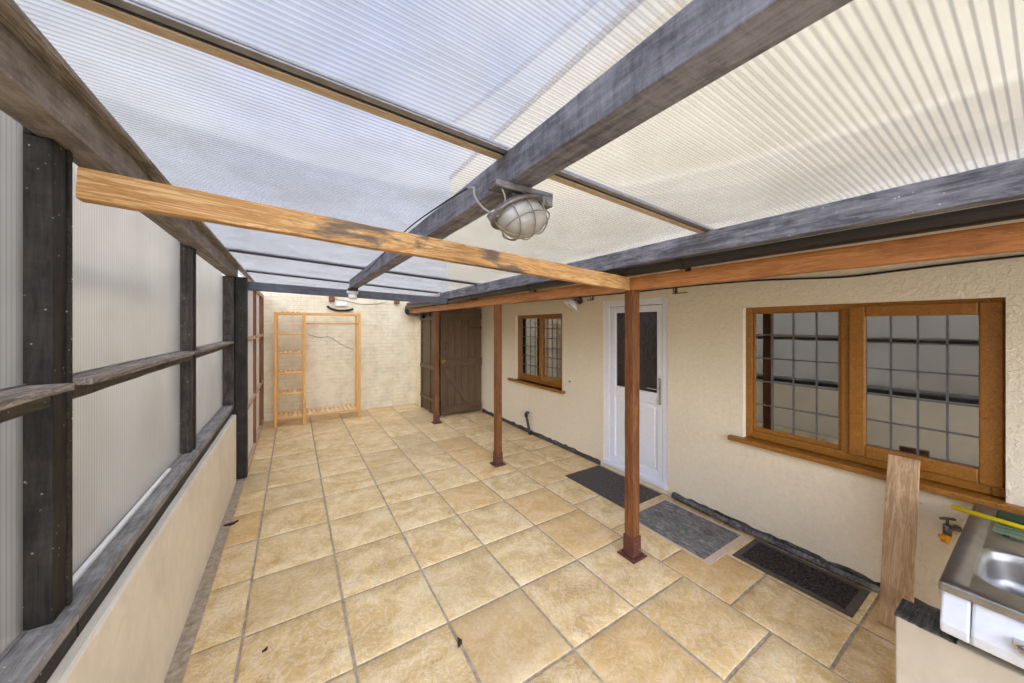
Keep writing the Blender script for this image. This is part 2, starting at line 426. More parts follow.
# ================================================================== SETTING
# ---- floor: riven slabs in one bed
def build_floor():
    bm = bmesh.new(); lay = bm.loops.layers.color.new('tone')
    rnd = random.Random(3)
    def slab(x0, y0, x1, y1, top=0.0, g=.0062):
        tone = (rnd.random(), rnd.random(), rnd.random(), 1)
        x0 += g+rnd.uniform(0, .002); y0 += g+rnd.uniform(0, .002); x1 -= g+rnd.uniform(0, .002); y1 -= g+rnd.uniform(0, .002)
        if x1-x0 < .03 or y1-y0 < .03: return
        nx = ny = 5; ed = .008
        xs = [x0, x0+ed]+[x0+ed+(x1-x0-2*ed)*i/nx for i in range(1, nx)]+[x1-ed, x1]
        ys = [y0, y0+ed]+[y0+ed+(y1-y0-2*ed)*i/ny for i in range(1, ny)]+[y1-ed, y1]
        V = []
        for i, x in enumerate(xs):
            row = []
            for j, y in enumerate(ys):
                edge = i in (0, len(xs)-1) or j in (0, len(ys)-1)
                jx = rnd.uniform(-.002, .002) if edge else 0
                row.append(bm.verts.new((x+jx, y+jx, top-.0045 if edge else top-rnd.uniform(0, .0022))))
            V.append(row)
        fs = []
        for i in range(len(xs)-1):
            for j in range(len(ys)-1):
                fs.append(bm.faces.new((V[i][j], V[i+1][j], V[i+1][j+1], V[i][j+1])))
        # skirts
        ring = [V[i][0] for i in range(len(xs))]+[V[-1][j] for j in range(1, len(ys))]+[V[i][-1] for i in range(len(xs)-2, -1, -1)]+[V[0][j] for j in range(len(ys)-2, 0, -1)]
        low = [bm.verts.new((v.co.x, v.co.y, -.03)) for v in ring]
        for k in range(len(ring)):
            k2 = (k+1) % len(ring); fs.append(bm.faces.new((ring[k], low[k], low[k2], ring[k2])))
        for f in fs:
            f.smooth = True
            for l in f.loops: l[lay] = tone
    X0 = [-.55+.07, -.247, .273, .793, 1.313, 1.833, 2.36]
    P = .5348; Y0 = 1.963
    ks = range(-8, 12)
    for i in range(6):
        for k in ks:
            y0 = Y0+k*P; y1 = min(y0+P, BY-.01)
            if i == 0: y0 += .02; y1 = min(y1+.02, BY-.01)
            slab(X0[i], y0, X0[i+1], y1)
    # narrower courses beside the house
    ys = [-2.3+.49*k for k in range(0, 40)]
    ys = [.63+.488*k for k in range(-6, 16) if .63+.488*k < BY]+[BY-.01]
    for a, b in zip(ys, ys[1:]):
        slab(2.36, a, 2.855, b)
        slab(2.855, a, W-.01, b)
    # mortar bed
    bed = bmesh.ops.create_cube(bm, size=1.0)['verts']
    lo = Vector((-.56, NEAR-.4, -.06)); hi = Vector((W+.02, BY+.05, -.0065))
    for v in bed:
        v.co = Vector([lo[i] if v.co[i] < 0 else hi[i] for i in range(3)])
    for f in {f for v in bed for f in v.link_faces}: f.material_index = 1
    return tag(link('floor', bm, [M['slab'], M['mortar']], recenter=False), kind='structure')
build_floor()
g = B(); g.box((-14, -14, -.2), (16, 22, -.065)); tag(link('ground', g, M['concrete']), kind='structure')

# ---- house wall with openings
OPEN = [(.15, 1.475, .80, 1.945), (2.20, 3.09, .05, 2.095), (3.89, 5.155, .84, 1.97)]
def build_house():
    ys = sorted({NEAR-.4, BY+.3} | {v for o in OPEN for v in o[:2]})
    b = B()
    for a, c in zip(ys, ys[1:]):
        op = [o for o in OPEN if o[0] <= a+1e-6 and o[1] >= c-1e-6]
        if not op: b.box((W, a, -.06), (W+.28, c, 2.75))
        else:
            b.box((W, a, -.06), (W+.28, c, op[0][2])); b.box((W, a, op[0][3]), (W+.28, c, 2.75))
    # upper storey
    b.box((W, NEAR-.4, 2.75), (W+.28, BY+.3, 5.45), 1)
    tag(link('wall_right', b, [M['render'], M['render_up']], recenter=False), kind='structure')
    # dim rooms behind the openings
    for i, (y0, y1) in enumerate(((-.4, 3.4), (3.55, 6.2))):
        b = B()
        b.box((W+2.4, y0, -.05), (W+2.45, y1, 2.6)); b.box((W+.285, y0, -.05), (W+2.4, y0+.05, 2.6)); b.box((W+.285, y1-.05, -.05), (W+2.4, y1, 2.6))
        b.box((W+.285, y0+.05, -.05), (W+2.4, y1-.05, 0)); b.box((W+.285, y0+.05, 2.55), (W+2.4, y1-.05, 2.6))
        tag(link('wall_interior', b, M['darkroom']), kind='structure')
    # eaves roof of the upper storey and tiled porch roof between the post plate and the wall
    b = B(); b.quadprism([(W-.02, NEAR-.4, 5.46), (W+2.5, NEAR-.4, 7.3), (W+2.5, NEAR-.4, 7.4), (W-.02, NEAR-.4, 5.56)], (0, BY+.7-NEAR, 0))
    tag(link('roof_house', b, M['tile']), kind='structure')
    b = B(); b.quadprism([(2.18, NEAR, 2.25), (W+.02, NEAR, 2.63), (W+.02, NEAR, 2.69), (2.18, NEAR, 2.31)], (0, 8.0-NEAR, 0))
    tag(link('roof_porch', b, M['tile']), kind='structure')
build_house()

# ---- brick wall at the back, dwarf wall on the left
b = B(); b.box((-.75, BY, -.06), (W, BY+.22, 2.41)); b.box((2.38, 7.45, -.06), (2.62, BY, 2.04)); tag(link('wall_back', b, M['brick'], recenter=False), kind='structure')
b = B(); b.box((-.83, NEAR, -.06), (LX, 5.02, .775)); o = tag(link('wall_left', b, M['render_low'], recenter=False, bevel=.012), kind='structure')

# ---- base strip along the house
def strip(y0, y1, h):
    b = B(); n = int((y1-y0)/.06); L = []; rnd = random.Random(int(y0*100))
    for i in range(n+1):
        y = y0+(y1-y0)*i/n; d = rnd.uniform(.006, .015); hh = h*rnd.uniform(.75, 1.15)
        L.append([(W+.005, y, -.005), (W-d, y, -.005), (W-d*.8, y, hh*.7), (W+.005, y, hh)])
    b.loops(L, smooth=False); return b
bs = tag(link('baseboard_right', strip(3.14, 6.42, .07), M['bitumen']), kind='structure')
link('bitumen_band', strip(.3, 2.12, .065), M['bitumen'], bs)

# ================================================================== WINDOWS AND DOOR
def window(num, y0, y1, z0, z1, split, sill, pl, ps, ncol, nrow):
    """y0..y1 outer frame; the opening sash fills y0..split, the fixed pane split..y1"""
    xf = W+.05
    root = tag(thing('window_%d' % num, None, None, (W+.05, (y0+y1)/2, z0)), kind='structure')
    b = B(); b.frame(xf, xf+.07, y0, y1, z0, z1, .05, .06, .045); b.box((xf, split, z0+.06), (xf+.07, split+.045, z1-.045))
    link('window_frame', b, M['oak'], root, bevel=.005)
    b = B(); b.box((W-.055, sill[0], z0-.045), (W+.08, sill[1], z0-.005)); link('window_sill', b, M['oak'], root, bevel=.008)
    # fixed light: bead + pane + leading
    fy0, fy1, fz0, fz1 = pl
    for nm, (a, c, d, e), x in (('fixed', pl, xf+.018), ('sash', ps, xf+.002)):
        if nm == 'fixed':
            par = link('bead', B().frame(x, x+.03, split+.045, y1-.05, z0+.06, z1-.045, max(.02, y1-.05-c), max(.02, d-z0-.06), max(.012, z1-.045-e)), M['oak'], root, bevel=.004)
        else:
            sy0, sy1 = y0+.008, split-.001
            par = link('sash', B().frame(x-.022, x+.045, sy0, sy1, z0+.055, z1-.02, c and (sy1-c), d-z0-.055, z1-.02-e), M['oak'], root, bevel=.008)
        link('pane', B().box((x+.008, a, d), (x+.014, c, e)), M['glass'], par)
        lb = B()
        for i in range(1, ncol):
            yy = a+(c-a)*i/ncol; lb.box((x+.002, yy-.005, d), (x+.0075, yy+.005, e))
        for i in range(1, nrow):
            zz = d+(e-d)*i/nrow; lb.box((x+.002, a, zz-.005), (x+.0075, c, zz+.005))
        link('leading', lb, M['lead'], par)
    return root
w1 = window(1, .15, 1.475, .81, 1.945, .80, (.05, 1.58), (.845, 1.43, .905, 1.91), (.24, .715, .95, 1.85), 4, 5)
w2 = window(2, 3.89, 5.155, .845, 1.97, 4.475, (3.82, 5.34), (4.53, 5.07, .955, 1.925), (3.97, 4.415, .985, 1.89), 4, 6)

# door
d = tag(thing('door_1', None, None, (W+.03, 2.65, .05)), kind='structure')
b = B(); x = W+.012
b.box((x, 2.20, .05), (x+.07, 2.265, 2.095)); b.box((x, 3.01, .05), (x+.07, 3.09, 2.095)); b.box((x, 2.265, 2.02), (x+.07, 3.01, 2.095))
link('door_frame', b, M['upvc'], d, bevel=.006)
b = B(); b.box((x-.035, 2.20, .05), (x+.09, 3.09, .098)); link('threshold', b, M['upvc'], d, bevel=.004)
b = B(); x = W+.022
y0, y1, z0, z1 = 2.27, 3.005, .10, 2.015
b.box((x, y0, z0), (x+.06, 2.335, z1)); b.box((x, 2.925, z0), (x+.06, y1, z1)); b.box((x, 2.335, z0), (x+.06, 2.925, .18)); b.box((x, 2.335, .92), (x+.06, 2.925, 1.04)); b.box((x, 2.335, 1.95), (x+.06, 2.925, z1))
leaf = link('door_leaf', b, M['upvc'], d, bevel=.008)
b = B(); b.box((x+.02, 2.33, .175), (x+.05, 2.93, .925)); b.box((x+.012, 2.375, .22), (x+.03, 2.885, .88)); link('lower_panel', b, M['upvc'], leaf, bevel=.008)
link('glass_pane', B().box((x+.025, 2.33, 1.035), (x+.033, 2.93, 1.955)), M['glassobs'], leaf)
b = B(); b.frame(x+.004, x+.026, 2.328, 2.932, 1.033, 1.957, .014); link('bead', b, M['upvc'], leaf, bevel=.003)
b = B(); b.box((x-.012, 2.285, .93), (x+.001, 2.315, 1.22)); h = link('handle_plate', b, M['chrome'], leaf, bevel=.005)
b = B(); b.tube([(x-.01, 2.30, 1.10), (x-.05, 2.30, 1.10), (x-.055, 2.32, 1.10), (x-.052, 2.43, 1.10)], .009, 10); link('lever', b, M['chrome'], h)
b = B(); b.cyl((x-.016, 2.30, .985), (x-.008, 2.30, .985), .012); b.box((x-.03, 2.298, .93), (x-.016, 2.302, .99)); link('lock_and_key', b, M['chrome'], h)

# ================================================================== THE LEAN-TO FRAME
def tim_thing(name, label, cat, *a, group=None, **k):
    o = xbeam(name, *a, **k); return tag(o, label, cat, group)

# posts on the house side
def make_post(y, label, ztop=2.058):
    t = thing('timber_post', label, 'post', (2.23, y, 0), 'brown posts along the house side')
    xbeam('shaft', 2.19, 2.27, y-.04, y+.04, .10, ztop, M['redwood'], t, 'z', .0012, .005)
    b = B(); s = .047
    b.box((2.23-s, y-s, .012), (2.23-s+.005, y+s, .16)); b.box((2.23+s-.005, y-s, .012), (2.23+s, y+s, .16))
    b.box((2.23-s+.005, y-s, .012), (2.23+s-.005, y-s+.005, .16)); b.box((2.23-s+.005, y+s-.005, .012), (2.23+s-.005, y+s, .16))
    b.box((2.23-s+.0055, y-s+.0055, .012), (2.23+s-.0055, y+s-.0055, .0995))
    sh = link('post_shoe', b, M['iron'], t, bevel=.002)
    b = B(); b.box((2.23-.08, y-.08, 0), (2.23+.08, y+.08, .012)); link('base_plate', b, M['iron'], t, bevel=.003)
    for sx in (-1, 1):
        for sy in (-1, 1):
            b = B(); b.cyl((2.23+sx*.062, y+sy*.062, .011), (2.23+sx*.062, y+sy*.062, .022), .010, seg=6); link('bolt', b, M['galv'], t)
    for xx, zz in ((2.21, .12), (2.25, .06)):
        b = B(); b.cyl((xx, y-s-.008, zz), (xx, y-s+.002, zz), .009, seg=6); link('clamp_bolt', b, M['galv'], sh)
    return t
make_post(1.77, 'brown timber post nearest the camera, standing before the white door')
make_post(3.86, 'middle brown timber post, standing left of the small window')
make_post(6.12, 'farthest brown timber post, standing beside the dark plank gate')

# plate on the posts, gutter, eaves beam
tag(timber('plate_beam', (2.235, NEAR, 2.108), (2.235, 7.9, 2.11), .07, .10, M['plate'], jit=.0015), 'reddish brown timber plate running along the tops of the three brown posts', 'beam')
def gutter():
    b = B(); r = .055; cx, cz = 2.146, 2.214; n = 10
    for (ya, yb) in ((NEAR, 2.0), (2.0, 7.75)):
        off = 0 if yb <= 2.0 else .004
        pr = [(cx+(r-off)*math.cos(PI+PI*i/n), cz+(r-off)*math.sin(PI+PI*i/n)) for i in range(n+1)]
        pr += [(cx+(r-off-.004)*math.cos(2*PI-PI*i/n), cz+(r-off-.004)*math.sin(2*PI-PI*i/n)) for i in range(n+1)]
        b.loops([[(p[0], ya, p[1]) for p in pr], [(p[0], yb, p[1]) for p in pr]], smooth=False)
    t = thing('gutter', 'black half round plastic gutter fixed along the brown plate under the grey eaves beam', 'gutter', (cx, 2.5, cz))
    link('channel', b, M['blackplastic'], t)
    for y in (1.3, 3.0, 4.4, 5.5):
        b = B(); R = r+.007
        b.loops([[(cx+R*math.cos(PI+PI*i/n), y+dy, cz+R*math.sin(PI+PI*i/n)) for i in range(n+1)]+[(cx+(R-.006)*math.cos(2*PI-PI*i/n), y+dy, cz+(R-.006)*math.sin(2*PI-PI*i/n)) for i in range(n+1)] for dy in (-.02, .02)], smooth=False)
        b.box((cx+r-.002, y-.02, cz-.07), (2.2, y+.02, cz-.01))
        link('gutter_bracket', b, M['blackplastic'], t)
gutter()
tag(timber('eaves_beam', (2.045, NEAR, 2.280), (2.115, 5.55, 2.276), .07, .12, M['eaves'], jit=.0005), 'weathered grey eaves beam above the black gutter on the house side', 'beam')

# centre beam
tag(timber('purlin_beam', (.712, NEAR, 2.3655), (.712, 5.29, 2.3655), .105, .115, M['greybeam'], jit=.0005), 'thick weathered grey beam under the middle of the roof, carrying the caged light', 'beam')
# left top beam and the roof edge board over it
tag(timber('wall_plate_beam', (-.605, NEAR, 2.415), (-.605, 5.2, 2.415), .10, .115, M['brownbeam'], jit=.0015), 'dusty brown beam along the top of the black framed left wall', 'beam')
tag(timber('edge_batten', (-.540, NEAR, 2.4845), (-.545, 7.85, 2.4845), .055, .022, M['greywood'], jit=.0015), 'thin rough brown batten against the roof sheets above the dusty left beam', 'batten')
# orange pine beam across
tag(timber('cross_beam', (-.575, 1.665, 2.235), (2.19, 1.785, 2.108), .05, .10, M['orange'], jit=.0015), 'stained golden pine beam spanning the lean-to from black post to brown post', 'beam')
# slate painted beam at the back
tag(timber('tie_beam', (-.46, 5.25, 2.27), (2.09, 5.25, 2.185), .06, .105, M['slate'], jit=.001), 'slate grey painted beam across the back before the cream brick wall', 'beam')

# roof sheets and glazing bars
def zr(x): return 2.424+(.68-x)*.060          # underside of the sheets
def slope_prism(y0, y1, x0, x1, lo, hi):
    b = B(); b.quadprism([(x0, y0, zr(x0)+lo), (x1, y0, zr(x1)+lo), (x1, y0, zr(x1)+hi), (x0, y0, zr(x0)+hi)], (0, y1-y0, 0)); return b

labs = ['clear twin-wall roof sheet directly overhead, nearest the camera and crossed by the thick beam',
        'twin-wall roof sheet between the two nearest glazing bars, above the pine beam',
        'twin-wall roof sheet third from the camera, just behind the pine beam',
        'twin-wall roof sheet between the two thin far glazing bars',
        'farthest twin-wall roof sheet, beside the top of the cream brick wall']
edges = [NEAR, 1.11, 2.615, 4.12, 5.56, BY-.02]
for k in range(5):
    o = link('roof_sheet', slope_prism(edges[k]+.006, edges[k+1]-.006, -.63, 2.17, .002, .014), M['polyroof'])
    tag(o, labs[k], 'roof sheet', 'twin-wall roof sheets')
bl = ['broad glazing bar nearest the camera, ending beside the caged light', 'glazing bar hidden behind the length of the pine beam',
      'thin glazing bar across the roof, first beyond the pine beam', 'farthest thin glazing bar, just above the slate grey back beam']
for k, y in enumerate(edges[1:5]):
    t = thing('glazing_bar', bl[k], 'glazing bar', (.75, y, zr(.75)), 'glazing bars between the roof sheets')
    if k == 0:
        link('timber_core', slope_prism(y-.006, y+.030, -.51, 2.055, -.010, .0015), M['aluwood'], t, bevel=.002)
        link('gasket', slope_prism(y-.014, y-.0065, -.51, 2.055, -.006, .0015), M['blackplastic'], t)
        link('flange', slope_prism(y-.042, y-.0145, -.51, 2.055, -.004, .0015), M['alu'], t, bevel=.001)
    else:
        link('timber_core', slope_prism(y-.016, y+.016, -.51, 2.055, -.016, .0015), M['cable'], t, bevel=.002)
    link('cap', slope_prism(y-.03, y+.03, -.6, 2.12, .0145, .024), M['alu'], t, bevel=.002)

# left wall: posts, rails, sills, panels
def bpost(label, x0, x1, y0, y1, z0, z1, mat):
    t = thing('frame_post', label, 'post', ((x0+x1)/2, (y0+y1)/2, z0), 'black posts of the left wall')
    xbeam('shaft', x0, x1, y0, y1, z0, z1, M[mat], t, 'z', .0015, .004)
    xbeam('lap', x0, -.662, y0, y1+.03, z1+.0005, 2.49, M[mat], t, 'z', 0, .004)
    return t
p = bpost('black painted post at the left edge, carrying the pine beam', -.74, -.62, 1.64, 1.715, .876, 2.356, 'black_deep')
b = B(); b.box((-.74, 1.7155, .876), (-.614, 1.738, 2.356)); link('stop_batten', b, M['black_deep'], p, bevel=.003)
p = bpost('slim black post halfway along the translucent left wall', -.74, -.62, 3.32, 3.40, .876, 2.356, 'black')
link('stop_batten', B().box((-.74, 3.4005, .876), (-.612, 3.44, 2.356)), M['black_deep'], p, bevel=.003)
tag(xbeam('frame_post', -.735, -.575, 5.06, 5.16, .0, 2.356, M['black'], None, 'z', .0015), 'broad black corner post at the far end of the dwarf wall, against the panel', 'post', 'black posts of the left wall')
tag(xbeam('frame_post', -.572, -.462, 5.10, 5.21, 0, 2.356, M['black_deep'], None, 'z', .0015), 'black corner post standing on the floor under the slate beam end', 'post', 'black posts of the left wall')
segs = [(NEAR, -.1), (-.015, 1.638), (1.746, 3.32), (3.441, 5.058)]
rl = ['grey weathered rail of the left wall behind the photographer', 'grey weathered rail left of the nearest black post, at the picture edge',
      'grey weathered rail across the large middle translucent panels', 'short grey weathered rail between the slim post and the corner post']
sl = ['dark sill board under the left wall panels behind the photographer', 'grey sill board on the dwarf wall left of the nearest black post',
      'long grey sill board on the dwarf wall under the large translucent panel', 'grey sill board on the dwarf wall beside the black corner posts']
for i, (a, c) in enumerate(segs):
    if i == 0: continue
    t = thing('frame_rail', rl[i], 'rail', (-.65, (a+c)/2, 1.55), 'rails of the left wall')
    e = .04 if i == 1 else 0
    timber('ledge', (-.625, a-(.0 if i > 1 else 0), 1.597), (-.625, c-.005, 1.597), .105, .022, M['greywood'], t, .0015)
    timber('apron', (-.645, a, 1.562), (-.645, c-.005, 1.562), .05, .046, M['black'], t, .0015)
for i, (a, c) in enumerate([(NEAR, -.0), (.0, 1.69), (1.69, 3.38), (3.38, 5.058)]):
    if i == 0: continue
    t = thing('sill_board', sl[i], 'sill', (-.65, (a+c)/2, .776), 'sills of the left wall')
    timber('board', (-.66, a+.002, .855), (-.66, c-.002, .855), .155, .04, M['sill'], t, .001)
    timber('packer', (-.665, a+.002, .805), (-.665, c-.002, .805), .155, .058, M['black_deep'], t, .001)
pls = [('upper translucent panel at the left picture edge, with green showing through', 'lower translucent panel at the left picture edge'),
       ('large upper translucent panel between the two black posts', 'large lower translucent panel between the two black posts, over the white strip'),
       ('narrow upper translucent panel beside the corner posts', 'narrow lower translucent panel beside the corner posts')]
for i, (a, c) in enumerate(segs[1:]):
    for j, (z0, z1) in enumerate(((1.609, 2.48), (.877, 1.538))):
        o = link('wall_panel', B().box((-.69, a+.001, z0), (-.676, c-.001, z1)), M['polywall'])
        tag(o, pls[i][j], 'panel', 'translucent panels of the left wall')
        b = B(); b.box((-.6755, a+.001, z0), (-.668, c-.001, z0+.004)); link('edge_trim', b, M['alu'], o)
o = timber('trim_strip', (-.657, 1.80, .884), (-.657, 2.98, .884), .018, .016, M['whitebox'], bevel=.002)
tag(o, 'loose white plastic strip lying on the sill under the large panel', 'strip')

# outside beyond the left wall
b = B(); b.box((-2.6, -6, -.06), (-2.4, 14, 2.28)); tag(link('wall_neighbour', b, M['render_low']), kind='structure')
b = B(); b.box((-2.65, -6, 2.28), (-2.35, 14, 2.55)); tag(link('trim_coping', b, M['slate']), kind='structure')
def hedge():
    b = B(); rnd = random.Random(5)
    for i in range(150):
        y = rnd.uniform(-5, 5.5); z = rnd.uniform(1.2, 3.5); x = -3.3+rnd.uniform(-.3, .3)
        b.ball((x, y, z), rnd.uniform(.2, .36), (1, 1, .9), 0, 8)
    b.box((-3.4, -5, -.06), (-3.2, 5.5, 2.2))
    o = link('hedge', b, M['hedge']); tag(o, 'green hedge beyond the boundary wall, seen blurred through the left panels', 'hedge')
    dm = o.modifiers.new('leaf', 'DISPLACE'); tx = bpy.data.textures.new('leafy', 'CLOUDS'); tx.noise_scale = .08; dm.texture = tx; dm.strength = .12
hedge()

# red-brown stud frame between corner posts and brick wall
def stud_frame():
    t = thing('stud_frame', 'red brown stud frame with white backing, between the black corner posts and the brick wall', 'frame', (-.5, 6.55, 0))
    for y in (5.235, 6.35, 7.42, 7.86):
        xbeam('stud', -.499, -.464, y-.022, y+.022, .06, 2.3, M['stud'], t, 'z', .001)
    xbeam('bottom_plate', -.53, -.462, 5.22, 7.885, .0, .06, M['palewood'], t, 'y')
    xbeam('top_plate', -.53, -.462, 5.22, 7.885, 2.3, 2.36, M['palewood'], t, 'y')
    for a, c in ((5.257, 6.328), (6.372, 7.398), (7.442, 7.838)):
        for z in (.77, 1.62): xbeam('noggin', -.499, -.468, a, c, z-.025, z+.025, M['palewood'], t, 'y')
    b = B(); b.box((-.518, 5.222, .0605), (-.4995, 7.883, 2.2995)); link('backing_sheet', b, M['whitesheet'], t)
stud_frame()

# plank gate and its side screen
def gate():
    d = tag(thing('door_2', None, None, (2.88, 6.45, 0)), kind='structure')
    b = B(); y = 6.45; n = 6; x0, x1 = 2.44, 3.325
    for i in range(n):
        a = x0+(x1-x0)*i/n; c = x0+(x1-x0)*(i+1)/n; b.box((a+.002, y, .03), (c-.002, y+.02, 2.14))
    T = Matrix.Rotation(-PI/2, 4, 'Y'); T.translation = Vector((2.88, 6.46, 1.08))
    for v in b.b.verts: v.co = T.inverted() @ v.co
    link('boards', b, M['gate'], d, T, bevel=.003)
    xbeam('ledge', x0, x1, y-.025, y-.001, .98, 1.13, M['gate'], d, 'x', bevel=.006)
    xbeam('ledge', x0, x1, y-.025, y-.001, .05, .19, M['gate'], d, 'x', bevel=.006)
    xbeam('ledge', x0, x1, y-.025, y-.001, 1.92, 2.04, M['gate'], d, 'x', bevel=.006)
    timber('brace', (2.50, y-.013, .95), (3.02, y-.013, .22), .022, .10, M['gate'], d, bevel=.006)
    timber('brace', (3.28, y-.007, 1.90), (2.52, y-.007, 1.16), .010, .09, M['gate'], d, bevel=.004) if False else None
    b = B(); b.box((2.45, y-.04, 1.07), (2.52, y-.026, 1.12)); b.ball((2.47, y-.045, 1.06), .02); link('latch', b, M['brass'], d, bevel=.002)
    b = B(); b.box((2.49, y-.012, 1.43), (2.56, y-.001, 1.46)); b.cyl((2.53, y-.012, 1.30), (2.53, y-.012, 1.46), .008); link('bolt', b, M['iron'], d)
    for z in (1.75, .12):
        b = B(); b.box((3.08, y-.031, z-.02), (3.32, y-.0255 if z < 1 else y-.001, z+.02)); link('hinge', b, M['iron'], d)
    s = thing('timber_screen', 'narrow dark brown boarded screen between the gate and the brick wall', 'screen', (2.37, 7.2, 0))
    b = B(); ya, yb = 6.47, 7.44; n = 6
    for i in range(n):
        a = ya+(yb-ya)*i/n; c = ya+(yb-ya)*(i+1)/n; b.box((2.372, a+.002, .02), (2.392, c-.002, 2.06))
    T = Matrix.Rotation(-PI/2, 4, 'Y'); T.translation = Vector((2.38, 6.95, 1.05))
    for v in b.b.verts: v.co = T.inverted() @ v.co
    link('boards', b, M['gate'], s, T, bevel=.003)
    for z0, z1 in ((.26, .33), (.90, .985), (1.90, 1.97)): xbeam('rail', 2.335, 2.371, ya, yb, z0, z1, M['gate'], s, 'y', bevel=.004)
    for y0 in (6.47, 6.83, 7.36): xbeam('stile', 2.346, 2.3715, y0, y0+.07, .02, 2.06, M['gate'], s, 'z', bevel=.003)
gate()

# ================================================================== THINGS
# clothes rack
def rack():
    x0, xm, x1 = -.26, .17, 1.09; y0, y1 = 7.28, 7.70; H = 2.03; s = .022
    t = thing('clothes_rack', 'pale pine clothes rack with shelves on the left, empty, against the brick wall', 'rack', (.4, 7.45, 0))
    for x in (x0, xm, x1):
        for y in (y0, y1): xbeam('leg', x-s, x+s, y-s, y+s, 0, H, M['pine'], t, 'z', bevel=.004)
    def shelf(xa, xb, z, n, rail=True):
        pr = None
        for y in (y0, y1):
            q = xbeam('shelf_rail', xa+s, xb-s, y-.012, y+.012, z-.020, z, M['pine'], t, 'x', bevel=.003)
            pr = pr or q
        for i in range(n):
            xx = xa+s+.02+(xb-xa-2*s-.04)*(i+.5)/n
            xbeam('slat', xx-.022, xx+.022, y0-.01, y1+.01, z+.0005, z+.018, M['pineslat'], t, 'y', bevel=.002)
    for z in (1.64, 1.31, .95, .58): shelf(x0, xm, z, 5)
    shelf(x0, xm, .17, 5); shelf(xm, x1, .17, 11)
    for y in (y0, y1):
        xbeam('top_rail', x0+s, xm-s, y-.012, y+.012, H-.045, H-.005, M['pine'], t, 'x', bevel=.003)
        xbeam('top_rail', xm+s, x1-s, y-.012, y+.012, H-.045, H-.005, M['pine'], t, 'x', bevel=.003)
    for i in range(4):
        xx = x0+s+.04+(xm-x0-2*s-.08)*(i+.5)/4; xbeam('slat', xx-.022, xx+.022, y0-.01, y1+.01, H-.0045, H+.009, M['pine'], t, 'y', bevel=.002)
    for x in (x0, xm, x1): xbeam('end_rail', x-.012, x+.012, y0+s, y1-s, H-.05, H-.006, M['pine'], t, 'y', bevel=.003)
    b = B(); b.cyl((xm+.01, 7.46, 1.83), (x1-.01, 7.46, 1.83), .014); link('hanging_rail', b, M['pine'], t)
    for x in (xm, x1): xbeam('rail_support', x-.010, x+.010, y0+s, y1-s, 1.81, 1.85, M['pine'], t, 'y', bevel=.003)
rack()

# bulkhead light under the centre beam
def bulkhead():
    c = Vector((.725, 1.10, 2.215))
    t = thing('bulkhead_light', 'oval caged bulkhead light hanging from the thick grey beam', 'light', c)
    o = xbeam('backing_batten', .605, .865, 1.06, 1.12, 2.282, 2.307, M['lampbase'], t, 'x', .001)
    R = Matrix.Translation(c) @ Matrix.Rotation(math.radians(-20), 4, 'Y') @ Matrix.Rotation(math.radians(-30), 4, 'X')
    def ell(z, k, kb=None, n=40): 
        kb = k if kb is None else kb
        return [(.112*k*math.cos(2*PI*i/n), .075*kb*math.sin(2*PI*i/n), z) for i in range(n)]
    b = B(); b.loops([ell(.032, .72), ell(.03, .85), ell(.010, 1.0), ell(.012, 1.08), ell(-.002, 1.08), ell(-.004, .97)])
    for sx in (-1, 1): b.cyl((sx*.118, 0, -.004), (sx*.118, 0, .02), .014)
    link('base', b, M['lampbase'], t, R)
    b = B(); b.loops([ell(-.003, .93), ell(-.03, .92), ell(-.055, .86), ell(-.076, .74), ell(-.090, .55), ell(-.097, .3), ell(-.099, .08)]); link('glass', b, M['lampglass'], t, R)
    b = B(); b.tube(ell(.0, 1.09), .0038, 8, closed=True, sub=1); b.tube(ell(-.062, .97), .0024, 6, closed=True, sub=1)
    for k in (-.55, 0, .55):
        pts = []
        for i in range(13):
            a = PI*i/12; yy = .075*1.06*math.cos(a)*math.sqrt(1-k*k*.8); zz = -.108*math.sin(a)**.7*math.sqrt(1-k*k*.45) if 0 < i < 12 else 0
            pts.append((.112*k, yy, zz))
        b.tube(pts, .0021, 6, sub=1)
    pts = [(.112*1.06*math.cos(PI*i/14), 0, -.108*math.sin(PI*i/14)**.7 if 0 < i < 14 else 0) for i in range(15)]
    b.tube(pts, .0021, 6, sub=1)
    link('wire_guard', b, M['wire'], t, R)
    for q in ([(.635, 1.075, 2.284), (.64, 1.055, 2.24), (.645, 1.09, 2.205)], [(.72, 1.065, 2.284), (.735, 1.045, 2.26), (.74, 1.08, 2.235)]):
        b = B(); b.tube(q, .004, 6); link('tie_wire', b, M['wire'], t)
    b = B(); b.box((.69, 1.085, 2.235), (.80, 1.115, 2.281)); link('hanging_bracket', b, M['lampbase'], t)
    b = B(); b.box((.80, 1.045, 2.245), (.85, 1.1, 2.281)); b.cyl((.825, 1.04, 2.262), (.825, 1.05, 2.262), .011); link('terminal_box', b, M['lampbase'], t, bevel=.003)
    b = B(); b.tube([(.625, 1.08, 2.18), (.60, 1.14, 2.22), (.61, 1.24, 2.30), (.636, 1.30, 2.36), (.638, 1.36, 2.38)], .0042, 8)
    link('flex', b, M['greycable'], t)
bulkhead()
b = B(); b.tube([(.637, 1.36, 2.38), (.638, 1.7, 2.405), (.637, 2.3, 2.425), (.638, 3.0, 2.39), (.637, 3.8, 2.35), (.637, 4.4, 2.38), (.637, 5.0, 2.39)], .004, 8)
tag(link('cable', b, M['cable']), 'black cable clipped along the side of the thick grey beam', 'cable')
